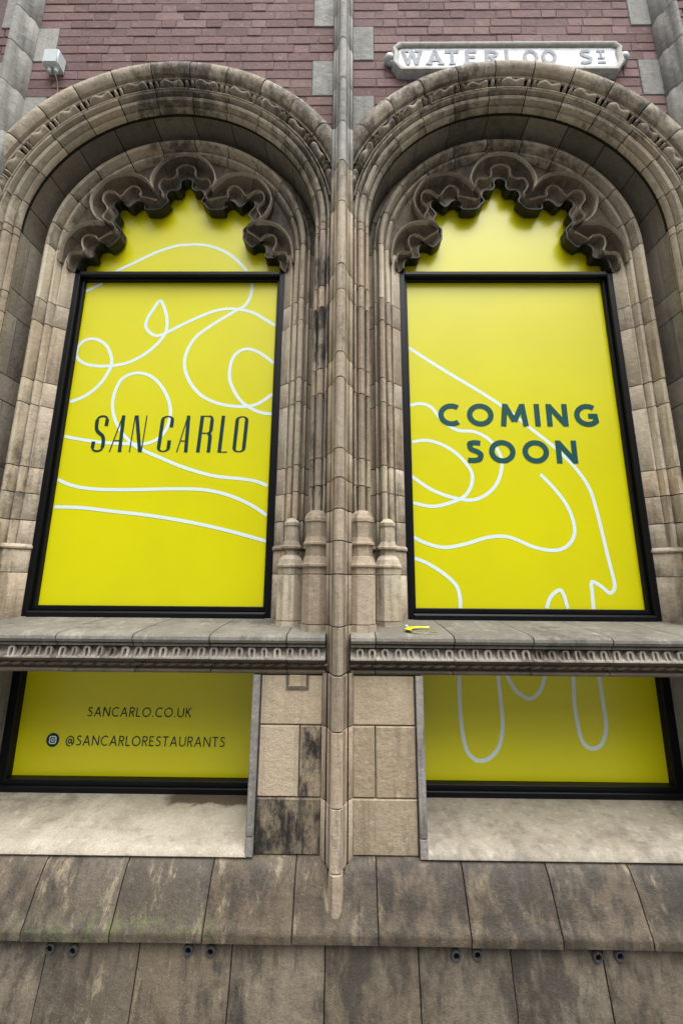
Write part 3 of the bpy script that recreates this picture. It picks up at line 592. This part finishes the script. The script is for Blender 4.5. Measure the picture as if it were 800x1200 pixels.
# ---------------------------------------------------------------- ribs
def rib(xc):
    def prof(n, w=.068, yb=-.24, y0=-.372):
        f = lambda t: y0 - .008 + (n + .02 - y0 + .008) * t; R = [(w, yb), (w, y0), (w - .004, y0 - .008), (.050, f(.30)), (.0475, f(.28) + .006), (.044, f(.34) + .005), (.030, f(.86)), (.0285, f(.84) + .005), (.0255, f(.94)), (.020, n + .010), (.010, n + .001), (.004, n)]
        return [(xc + x, y) for x, y in R] + [(xc - x, y) for x, y in reversed(R)]
    zz = [1.235, 1.45, 1.695, 1.857, 2.017, 2.177, 2.333, 2.73, 2.878, 3.265, 3.43, 3.886, 4.209, 4.537, 4.925, 5.268, 5.585, 5.905, 6.44]
    r = obj('pier_rib', *loft([[(x, y + .008, z) for x, y in prof(n, .060, -.24, -.33)] for z, n in ((1.235, -.482), (3.4, -.482), (4.5, -.40), (6.44, -.40))]), M['mortar'], bld, 30)
    nose = lambda z: -.490 if z < 3.4 else (-.490 + (z - 3.4) * .055 if z < 4.54 else -.418)
    for z0, z1 in zip(zz, zz[1:]):
        w = .068 if z0 < 4.5 else .066
        y0 = -.372 if z0 < 4.5 else -.335
        mt = M['rib'] if z0 < 3.8 else M['pale'] if z0 > 4.2 else M['arch']
        p0, p1 = prof(nose(z0), w, -.24, y0), prof(nose(z1 - .001) if z0 < 4.5 else -.418, w, -.24, y0)
        s0, s1 = shrink(p0, .0012), shrink(p1, .0012); g = .0028; dy = random.uniform(-.001, .001)
        obj('rib_stone', *loft([[(x, y + dy, z) for x, y in P] for z, P in ((z0 + g, s0), (z0 + g + .0012, p0), (z1 - g - .0012, p1), (z1 - g, s1))]), mt, r, 34)
    def lprof(n=-.498, w=.073, y0=-.405):
        R = [(w, -.33), (w, y0), (w - .003, y0 - .006), (.053, -.428), (.0505, -.421), (.047, -.427), (.034, -.466), (.0325, -.460), (.029, -.470), (.026, n + .010), (.019, n + .003), (.008, n)]
        return [(xc + x, y) for x, y in R] + [(xc - x, y) for x, y in reversed(R)]
    obj('rib_foot', *lin_piece(shrink(lprof(), .008), .24, 1.236, 0), M['mortar'], r, 30)
    for z0, z1 in ((.459, .70), (.70, 1.001), (1.001, 1.235)): obj('rib_stone', *lin_piece(lprof(), z0, z1, .0026, .001), M['rib'], r, 34)
    obj('rib_stone', *lin_piece([(xc + x, y) for x, y in ((.030, -.33), (.030, -.482), (.024, -.496), (.012, -.505), (-.012, -.505), (-.024, -.496), (-.030, -.482), (-.030, -.33))], .22, .459, .002), M['rib'], r, 34)
    # quoins beside the rib
    for s in (-1, 1):
        for z in ([4.945, 5.585] if s < 0 else [4.625, 5.265, 5.905]):
            xa, xb = xc + s * .067, xc + s * .213
            obj('quoin', *box(min(xa, xb), max(xa, xb), -.3045, -.20, z + .003, z + .317, .003), M['pale'], bld, 0)
for xc in (-BAY, 0.0, BAY): rib(xc)

# ---------------------------------------------------------------- piers between the lower windows
def pier(xc, full_detail=True):
    c = obj('lower_pier', *box(xc - .372, xc + .372, -.392, .03, .46, 1.2195), M['mortar'], bld, 0)
    for s in (-1, 1):
        def blk(a, b, z0, z1, mt):
            x0, x1 = sorted((xc + s * a, xc + s * b)); j = random.uniform(-.002, .002)
            return obj('stone_block', *box(x0 + .002, x1 - .002, -.402 + j, -.36, z0 + .002, z1 - .002, .005), mt, c, 0)
        soot = full_detail and s < 0
        blk(.070, .366, .998, 1.219, M['pier'])
        blk(.176, .366, .695, .998, M['pier']); blk(.070, .176, .695, .998, M['sooty'] if soot else M['pier'])
        blk(.070, .366, .468, .695, M['sooty'] if soot else M['pier'])
        if soot:   # square patch let into the top block
            obj('stone_patch', *box(xc - .232, xc - .152, -.407, -.39, 1.166, 1.219, .004), M['pier'], c, 0)
            obj('patch_joint', *join(box(xc - .246, xc - .234, -.4058, -.39, 1.152, 1.219), box(xc - .150, xc - .138, -.4058, -.39, 1.152, 1.219), box(xc - .234, xc - .150, -.4058, -.39, 1.152, 1.164)), M['carved'], c, 0)
for xc in (-BAY, 0.0, BAY): pier(xc, xc == 0)

# ---------------------------------------------------------------- plinth
P1 = [(-.36, .468), (-.398, .4675), (-.412, .464), (-.428, .452), (-.447, .428), (-.466, .396), (-.484, .360), (-.502, .318), (-.518, .284), (-.527, .272), (-.529, .262), (-.527, .236), (-.50, .229), (-.36, .229)]
P2 = [(-.36, .2275), (-.494, .2275), (-.497, .205), (-.506, .155), (-.518, .10), (-.531, .04), (-.540, -.01), (-.545, -.0595), (-.36, -.0595)]
pl = obj('plinth', *x_piece([(y + .014, z - .004) for y, z in P1], -5.2, 5.2, 0), M['mortar'], bld, 30)
x = -.176 - .364 * 7
js = [-5.18 + .41 * k for k in range(6)] + [-2.72, -2.36, -1.99, -1.625, -1.262, -.905, -.532, -.174, .173, .543, .905, 1.26, 1.63, 2.0, 2.36, 2.72] + [3.13 + .41 * k for k in range(6)]
for a, b in zip(js, js[1:]): obj('plinth_block', *x_piece(P1, a, b, .0025, .0025), M['plinth'], pl, 40)
pl2 = obj('lower_plinth', *x_piece([(y + .010, z - .002) for y, z in P2], -5.2, 5.2, 0), M['mortar'], bld, 30)
js = [-5.18 + .41 * k for k in range(6)] + [-2.72, -2.30, -1.92, -1.545, -1.165, -.790, -.415, -.040, .334, .703, 1.070, 1.45, 1.82, 2.2, 2.72] + [3.13 + .41 * k for k in range(6)]
for a, b in zip(js, js[1:]): obj('plinth_block', *x_piece(P2, a, b, .0025, .0025), M['plinth2'], pl2, 40)
for (x, z) in ((-1.150, .196), (-1.055, .190), (-.590, .197), (-.500, .194), (.484, .193), (.568, .197), (1.047, .196), (1.134, .200)):
    y = -.500 - (.205 - z) * .15; nseg = 16; rings = []
    for yy, r in ((.012, .021), (-.004, .021), (-.009, .018), (-.009, .0125), (-.002, .0118)):
        rings.append([(x + r * math.cos(2 * math.pi * k / nseg), y + yy, z + r * math.sin(2 * math.pi * k / nseg)) for k in range(nseg)])
    an = obj('wall_anchor', *loft(rings), M['metal'], bld, 40)
    obj('bolt_hole', *loft([[(x + r * math.cos(2 * math.pi * k / 12), y + yy, z + r * math.sin(2 * math.pi * k / 12)) for k in range(12)] for yy, r in ((-.0022, .0116), (-.0020, .001))]), M['black'], an, 0)
# plain walling beyond the outer ribs
for s in (-1, 1):
    a, b = sorted((s * 2.336, s * 5.2))
    ow = obj('brick_wall', *box(a, b, -.292, .03, 3.9, 6.45), M['bmortar'], bld, 0)
    rest = []
    for k in range(-9, 22):
        z0 = 4.625 + .08 * k; x = a; st = k % 2 == 0
        q = z0 > 4.62 and int((z0 + .01 - 4.625) / .32) % 2 == (0 if s > 0 else 1)
        while x < b - .03:
            e = min(b, x + (.222 if st else .108)); st = not st
            if not (q and ((s < 0 and e > -2.47) or (s > 0 and x < 2.47))): rest.append(box(x + .0035, e - .0035, -.300 + random.uniform(-.002, .002), -.24, z0 + .004, z0 + .076, .004))
            x = e
    tag(obj('brickwork', *join(*rest), M['brick'], ow, 0), kind='stuff')
    oj = obj('outer_jamb', *box(a, b, -.30, .03, 1.36, 3.899), M['jamb'], bld, 0)
    for q, (z0, z1) in enumerate(zip([1.42, 2.016, 2.334, 2.88, 3.29], [2.016, 2.334, 2.88, 3.29, 3.9])):
        w_ = (b - a) / 5; xs_ = [a] + [a + w_ * (k + (.5 if q % 2 else 0)) for k in range(0 if q % 2 else 1, 5)] + [b]
        for xa, xb in zip(xs_, xs_[1:]): obj('jamb_stone', *box(xa + .002, xb - .002, -.318, -.28, z0 + .003, z1 - .003, .004), M['jamb'], oj, 0)
    obj('lower_ashlar', *box(a, b, -.395, .03, .46, 1.35), M['pier'], bld, 0)

# ================================================================ the printed yellow panels
LINES = {}
LINES['LT'] = [
    [(-0.483,3.838),(-0.377,3.897),(-0.214,3.992),(-0.067,4.049),(0.031,4.058),(0.066,4.061),(0.165,4.049),(0.277,4.004),(0.367,3.935),(0.453,3.838)],
]
LINES['LM'] = [
    [(-0.686,3.666),(-0.615,3.708),(-0.544,3.750)],
    [(0.492,3.758),(0.492,3.647),(0.457,3.561),(0.385,3.511),(0.243,3.410),(0.131,3.311),(0.076,3.196),(0.071,3.084),(0.115,2.974),(0.194,2.881),(0.313,2.820),(0.456,2.797),(0.569,2.812),(0.690,2.898)],
    [(-0.682,2.823),(-0.579,2.869),(-0.490,2.957),(-0.437,3.067),(-0.435,3.147),(-0.482,3.244),(-0.562,3.293),(-0.635,3.283),(-0.680,3.227),(-0.677,3.162),(-0.627,3.114),(-0.551,3.092),(-0.448,3.089),(-0.320,3.115),(-0.210,3.180),(-0.130,3.261),(-0.084,3.343),(-0.080,3.426),(-0.100,3.510),(-0.144,3.595),(-0.186,3.527),(-0.218,3.459),(-0.226,3.392),(-0.191,3.343),(-0.141,3.320),(-0.078,3.343),(0.063,3.426),(0.235,3.510),(0.369,3.531),(0.505,3.504),(0.597,3.450),(0.692,3.384)],
    [(0.685,3.105),(0.580,3.188),(0.490,3.220),(0.419,3.188),(0.385,3.117),(0.381,3.006),(0.415,2.913),(0.468,2.836),(0.542,2.782),(0.614,2.752),(0.694,2.743)],
    [(-0.685,2.585),(-0.566,2.562),(-0.423,2.542),(-0.282,2.534),(-0.142,2.534),(-0.049,2.579),(-0.001,2.668),(0.003,2.774),(-0.035,2.881),(-0.102,2.974),(-0.179,3.027),(-0.267,3.036),(-0.349,2.988),(-0.385,2.879),(-0.381,2.772),(-0.340,2.667),(-0.273,2.578),(-0.181,2.505),(-0.050,2.447),(0.122,2.376),(0.319,2.320),(0.485,2.302),(0.595,2.285),(0.689,2.246)],
    [(-0.687,2.295),(-0.579,2.251),(-0.439,2.229),(-0.219,2.225),(0.053,2.232),(0.271,2.227),(0.437,2.189),(0.576,2.127),(0.684,2.056)],
    [(-0.689,2.111),(-0.504,2.107),(-0.312,2.086),(-0.066,2.060),(0.207,2.016),(0.451,1.963),(0.680,1.901)],
]
LINES['RM'] = [
    [(-0.687,3.242),(-0.554,3.143),(-0.386,3.026),(-0.194,2.897),(-0.034,2.776),(0.096,2.657),(0.249,2.517),(0.370,2.375),(0.437,2.249),(0.463,2.126),(0.481,1.991),(0.499,1.833),(0.519,1.680),(0.515,1.629),(0.486,1.604),(0.449,1.634),(0.416,1.659),(0.384,1.666),(0.380,1.591),(0.378,1.509)],
    [(-0.684,2.807),(-0.607,2.822),(-0.538,2.795),(-0.471,2.705),(-0.377,2.637),(-0.267,2.626),(-0.173,2.574),(-0.116,2.487),(-0.102,2.401),(-0.137,2.288),(-0.210,2.209),(-0.306,2.170),(-0.426,2.186),(-0.545,2.230),(-0.638,2.291),(-0.688,2.333)],
    [(-0.691,2.548),(-0.588,2.566),(-0.492,2.543),(-0.398,2.485),(-0.333,2.414),(-0.296,2.343),(-0.307,2.259),(-0.359,2.189),(-0.455,2.148),(-0.562,2.128),(-0.687,2.154)],
    [(0.137,2.340),(0.222,2.240),(0.290,2.125),(0.317,2.003),(0.296,1.924),(0.238,1.871),(0.159,1.857),(0.056,1.877),(-0.045,1.921),(-0.122,1.942),(-0.228,1.933),(-0.361,1.893),(-0.493,1.871),(-0.610,1.899),(-0.685,1.938)],
    [(-0.684,1.807),(-0.601,1.774),(-0.500,1.710),(-0.431,1.642),(-0.412,1.572),(-0.413,1.502)],
    [(0.100,1.506),(0.117,1.556),(0.147,1.596),(0.190,1.619),(0.210,1.589),(0.218,1.552),(0.227,1.507)],
]
LINES['RL'] = [
    [(-0.439,1.133),(-0.442,0.977),(-0.436,0.843),(-0.418,0.745),(-0.378,0.695),(-0.331,0.685),(-0.277,0.709),(-0.230,0.768),(-0.207,0.868),(-0.208,0.980),(-0.215,1.135)],
    [(-0.165,1.136),(-0.125,1.060),(-0.079,1.022),(-0.043,1.008),(-0.005,1.027),(0.030,1.068),(0.058,1.138)],
    [(0.218,1.139),(0.209,0.984),(0.218,0.850),(0.235,0.784),(0.268,0.756),(0.315,0.759),(0.351,0.796),(0.374,0.873),(0.371,0.985),(0.365,1.140)],
]

def panel(cx, key, z0, z1, hw, label, arch=False):
    root = tag(empty('advertising_panel', (cx, 0, z0)), label, 'advertising panel')
    if arch:
        pts = [(-hw, z0)] + [(.80 * math.cos(math.pi * (1 - k / 32)) * hw / .72, 3.90 + .80 * math.sin(math.pi * (1 - k / 32))) for k in range(33)] + [(hw, z0)]
        pts = [(max(-hw, min(hw, u)), z) for u, z in pts]
        v, f = loft([[(cx + u, y, z) for u, z in pts] for y in (0.0, .008)])
    else: v, f = box(cx - hw, cx + hw, 0.0, .008, z0, z1)
    obj('panel', v, f, M['vinyl'], root, 0)
    for q, P in enumerate(LINES.get(key, [])):
        C = [(cx + u, z) for u, z in catmull(P, 7)]
        def clip(pt): return (max(cx - hw + .0005, min(cx + hw - .0005, pt[0])), max(z0 + .0005, min(z1 - .0005, pt[1])))
        C = [p for p in C if abs(p[0] - cx) < hw - .001 and z0 < p[1] < z1 + (1 if arch else 0)]
        tag(obj('drawn_line', *ribbon(C, .0215, -.0005 - .00012 * q, False, .0001), M['line'], root, 0), 'pale blue flowing drawn line')
    return root
def letters(root, name, mat, v, f, label): tag(obj(name, v, f, mat, root, 0), label)
pLT = panel(-HB, 'LT', 3.786, 4.72, .70, 'yellow panel with one pale curve in the arched head above SAN CARLO', True)
pRT = panel(HB, 'RT', 3.786, 4.72, .70, 'plain yellow panel in the arched head above COMING SOON', True)
pLM = panel(-HB, 'LM', 1.508, 3.739, .6815, 'tall yellow panel with looping lines and the words SAN CARLO')
pRM = panel(HB, 'RM', 1.508, 3.739, .6815, 'tall yellow panel with a line drawing and the words COMING SOON')
pLL = panel(-HB, 'LL', .585, 1.25, .684, 'low yellow panel with a web address and social media name')
pRL = panel(HB, 'RL', .585, 1.25, .684, 'low yellow panel with pale drooping loops and no writing')
# SAN CARLO: condensed capitals with thick and thin strokes
def san_carlo():
    z0, H = 2.476, .255; tk, tn = .0235, .0075; parts = []; k = [0]
    def s(pts, w, cl=False):
        P = [(-HB + x + .012 * (z / H), z0 + z) for x, z in pts]; parts.append(ribbon(P, w, -.0016 - .00008 * (k[0] % 6), cl)); k[0] += 1
    def bowl(x0, x1, zt, up, n=10):
        c = (x0 + x1) / 2; r = (x1 - x0) / 2; e = ell(c, zt, r, r * .75, 180, 0, n) if up else ell(c, zt, r, r * .75, 180, 360, n); return e
    q = .030; h = tk / 2
    def stemO(x0, x1):
        a, b = x0 + h, x1 - h; s([(a, q), (a, H - q)], tk); s([(b, q), (b, H - q)], tk)
        for z, up in ((H - q, True), (q, False)):
            e = bowl(a, b, z, up); n = len(e); s(e, [tk if i in (0, n - 1) else tn + (tk - tn) * abs(2 * i / (n - 1) - 1) ** 1.5 for i in range(n)])
    # S
    a, b = -.495 + h, -.407 - h
    s(bowl(a, b, H - q, True), tn * 1.8); s(bowl(a, b, q, False), tn * 1.8)
    s([(b, H - q + .002), (b, H - .075)], tk); s([(a, q - .002), (a, .072)], tk)
    s(catmull([(a, H - q), (a, H - .07), (a + .012, H * .57), (b - .012, H * .43), (b, .07), (b, q)], 5), tk)
    for x0, x1 in ((-.37, -.29), (.068, .141)):
        s([(x0 + .002, 0), (x1 - tk * 1.2, H)], tn); s([(x1 - tk * 1.05, H), (x1 - h, 0)], tk); s([(x0 + .02, .078), (x1 - h, .078)], tn)
    x0, x1 = -.239, -.158
    s([(x0 + .002, 0), (x0 + .002, H)], tn); s([(x0 + h, H), (x1 - h, 0)], tk); s([(x1 - .002, 0), (x1 - .002, H)], tn)
    a, b = -.063 + h, .024 - h
    s([(a, q), (a, H - q)], tk); s([(b, H - q), (b, H - .082)], tk); s([(b, q), (b, .082)], tk)
    for z, up in ((H - q, True), (q, False)): s(bowl(a, b, z, up), [tk if i in (0, 10) else tn + (tk - tn) * abs(2 * i / 10 - 1) ** 1.5 for i in range(11)])
    a, b = .196 + h, .287 - h
    s([(a, 0), (a, H)], tk); s([(a, H - tn / 2), (b - .02, H - tn / 2)], tn); s(ell(b - .022, H - .0325, .022, .03, 90, 0, 6), [tn + (tk - tn) * i / 6 for i in range(7)])
    s([(b, H - .03), (b, .155)], tk); s(ell(b - .022, .155, .022, .022, 0, -90, 6), [tk - (tk - tn) * i / 6 for i in range(7)]); s([(b - .02, .133), (a, .133)], tn)
    s([(b - .012, .135), (b, .11), (b + .001, 0)], tk)
    s([(.335 + h, 0), (.335 + h, H)], tk); s([(.335, tn / 2), (.398, tn / 2)], tn)
    stemO(.429, .515)
    return join(*parts)
letters(pLM, 'lettering', M['navy'], *san_carlo(), 'dark green condensed capitals SAN CARLO')
letters(pRM, 'lettering', M['teal'], *lettering('COMING', HB - .497, HB + .560, 2.664, .158, -.0016, .225, .21), 'dark teal bold capitals COMING')
letters(pRM, 'lettering', M['teal'], *lettering('SOON', HB - .325, HB + .388, 2.413, .155, -.0016, .225, .23), 'dark teal bold capitals SOON')
letters(pLL, 'lettering', M['navy'], *lettering('SANCARLO.CO.UK', -HB - .303, -HB + .290, .892, .050, -.0016, .115, .20, .04), 'small dark capitals of a web address')
letters(pLL, 'lettering', M['navy'], *lettering('@SANCARLORESTAURANTS', -HB - .407, -HB + .494, .740, .052, -.0016, .115, .20, .04), 'small dark capitals of a social media name')
ic = []
cxi, czi = -HB - .481, .767
ic.append(loft([[(cxi + r * math.cos(2 * math.pi * k / 28), -.0006, czi + r * math.sin(2 * math.pi * k / 28)) for k in range(28)] for r in (.037, .001)], True, False))
letters(pLL, 'round_emblem', M['navy'], *join(*ic), 'round dark emblem with a small camera outline')
sq = [(cxi + x, czi + z) for x, z in ((-.018, -.012), (-.012, -.018), (.012, -.018), (.018, -.012), (.018, .012), (.012, .018), (-.012, .018), (-.018, .012))]
letters(pLL, 'camera_outline', M['line'], *join(ribbon(sq, .0055, -.0010, True), ribbon([(cxi + .008 * math.cos(math.radians(a)), czi + .008 * math.sin(math.radians(a))) for a in range(0, 360, 30)], .0045, -.0011, True), ribbon([(cxi + .010, czi + .011), (cxi + .014, czi + .011)], .004, -.0012)), 'pale camera outline')

# ================================================================ street name sign
sg = tag(empty('street_sign', (1.127, -.30, 5.09)), 'white cast street name plate reading WATERLOO ST above an arch', 'street sign')
def plate(y0, y1, grow):
    g = grow; pts = [(.375 - g, 5.352 + g), (1.885 + g, 5.350 + g), (1.925 + g, 5.300), (1.915 + g, 5.255), (1.925 + g, 5.175), (1.875 + g, 5.088 - g), (.385 - g, 5.092 - g), (.335 - g, 5.175), (.345 - g, 5.255), (.335 - g, 5.300)]
    return [(x, y0, z) for x, z in pts], [(x, y1, z) for x, z in pts]
a, b = plate(-.338, -.297, 0); c_, d_ = plate(-.346, -.297, -.042); e_, g_ = plate(-.332, -.297, -.045)
obj('plate', *loft([b, a]), M['enamel'], sg, 30)
r1 = plate(-.338, 0, 0)[0]; r2 = plate(-.352, 0, -.008)[0]; r3 = plate(-.354, 0, -.024)[0]; r4 = plate(-.343, 0, -.040)[0]; r5 = plate(-.339, 0, -.043)[0]
obj('rim', *loft([r1, r2, r3, r4, r5], True, False), M['signrim'], sg, 50)
tx = []
for ch, xc_, wd in (('W', .474, .125), ('A', .632, .115), ('T', .750, .095), ('E', .880, .085), ('R', 1.020, .095), ('L', 1.150, .08), ('O', 1.290, .10), ('O', 1.415, .10), ('S', 1.665, .085), ('T', 1.772, .055)):
    small = ch == 'T' and xc_ > 1.7; h0 = 5.158 if not small else 5.205; hh = .128 if not small else .075
    tx.append(lettering(ch, xc_ - wd / 2, xc_ + wd / 2, h0, hh, -.3405, .19))
    if ch not in 'OS':
        for sx in ((-.36, .36) if ch in 'WAER' else (0,)):
            zz = h0 + (hh - .007 if ch == 'W' else .007) if ch != 'T' else h0 + .007
            tx.append(ribbon([(xc_ + sx * wd - .024, zz), (xc_ + sx * wd + .024, zz)], .014, -.3412))
tx.append(ribbon([(1.745, 5.172), (1.80, 5.172)], .016, -.3405))
for w0, w1 in ((0, 1.55), (1.55, 9)): obj('lettering', *join(*[t_ for t_ in tx if w0 < sum(v_[0] for v_ in t_[0]) / len(t_[0]) < w1]), M['signtext'], sg, 0)
for xs_, s in ((.322, -1), (1.938, 1)):          # little scrolls at both ends
    parts = []
    for dx, dz, r in ((0, 0, .040), (-.018 * -s * -1, .030, .022), (-.012 * s * -1 * -1, -.034, .022), (.026 * s, .004, .016), (-.03 * s, .055, .018), (-.03 * s, -.055, .018)):
        parts.append(loft([[(xs_ + dx + r * math.sin(t) * math.cos(p), -.322 - r * .9 * math.sin(t) * math.sin(p) * .9, 5.235 + dz + r * math.cos(t)) for p in [2 * math.pi * k / 10 for k in range(10)]] for t in [.05 + (math.pi - .1) * k / 6 for k in range(7)]]))
    obj('scroll_end', *join(*parts), M['enamel'], sg, 60)

# ================================================================ white box on the brickwork
bx_ = tag(empty('junction_box', (-2.011, -.30, 5.140)), 'small white box with two cable glands fixed to the brick above an arch', 'junction box')
bm = bmesh.new(); bmesh.ops.create_cube(bm, size=1.0)
for v in bm.verts: v.co = Vector((v.co.x * .108 * (1.0 if v.co.y < 0 else 1.04), v.co.y * .072, v.co.z * .124))
bmesh.ops.bevel(bm, geom=list(bm.edges), offset=.008, segments=3, affect='EDGES')
me = bpy.data.meshes.new('housing'); bm.to_mesh(me); bm.free(); me.shade_smooth(); me.set_sharp_from_angle(angle=math.radians(40)); me.materials.append(M['white'])
link_obj('housing', me, bx_, (-2.011, -.336, 5.203))
for dx in (-.022, .022):
    gl = obj('cable_gland', *octa(-2.005 + dx, -.338, [(5.104, .007), (5.108, .012), (5.126, .013), (5.128, .016), (5.144, .016)], 10), M['white'], bx_, 40)
def tube(P, r, n=6):
    rings = []
    for i, p in enumerate(P):
        p = Vector(p); d = (Vector(P[min(i + 1, len(P) - 1)]) - Vector(P[max(i - 1, 0)])).normalized(); u = d.cross(Vector((0, 1, .01))).normalized(); w = d.cross(u)
        rings.append([tuple(p + r * (u * math.cos(2 * math.pi * k / n) + w * math.sin(2 * math.pi * k / n))) for k in range(n)])
    return loft(rings)
obj('cable', *tube(catmull([(-1.983, -.338, 5.11), (-1.982, -.335, 5.08), (-1.978, -.318, 5.04), (-1.979, -.306, 4.98), (-1.984, -.305, 4.84)], 5), .0038), M['cable'], bx_, 60)

# ================================================================ litter on the ledge
def scrap():
    P = catmull([(.462, -.318), (.420, -.322), (.375, -.338), (.345, -.372), (.358, -.405), (.410, -.422), (.474, -.430)], 6); n = len(P); L, R = [], []
    for i, (x, y) in enumerate(P):
        a, b = P[max(0, i - 1)], P[min(n - 1, i + 1)]; dx, dy = b[0] - a[0], b[1] - a[1]; q = math.hypot(dx, dy); w = .003 + .013 * math.sin(math.pi * i / (n - 1)) ** 3; k = .012 * (1 - i / (n - 1)) * (i / n)
        zt = 1.4255 + (-.35 - y) * -.10 * -1 * -1 + .003 + k
        L.append((x - dy / q * w, y + dx / q * w, zt)); R.append((x + dy / q * w, y - dx / q * w, zt + .004))
    rings = [[l, r, (r[0], r[1], r[2] + .0012), (l[0], l[1], l[2] + .0012)] for l, r in zip(L, R)]
    return loft(rings)
tag(obj('vinyl_offcut', *scrap(), M['vinyl'], None, 60, base=True), 'curled scrap of bright yellow film lying on the stone ledge', 'scrap')
peb = loft([[(.352 + .011 * math.sin(t) * math.cos(p) * (1 + .2 * math.sin(3 * p)), -.292 + .009 * math.sin(t) * math.sin(p), 1.4345 + .008 * math.cos(t)) for p in [2 * math.pi * k / 9 for k in range(9)]] for t in [.1 + (math.pi - .2) * k / 5 for k in range(6)]])
tag(obj('pebble', *peb, M['white'], None, 60, base=True), 'tiny white pebble on the ledge beside the window frame corner', 'pebble')
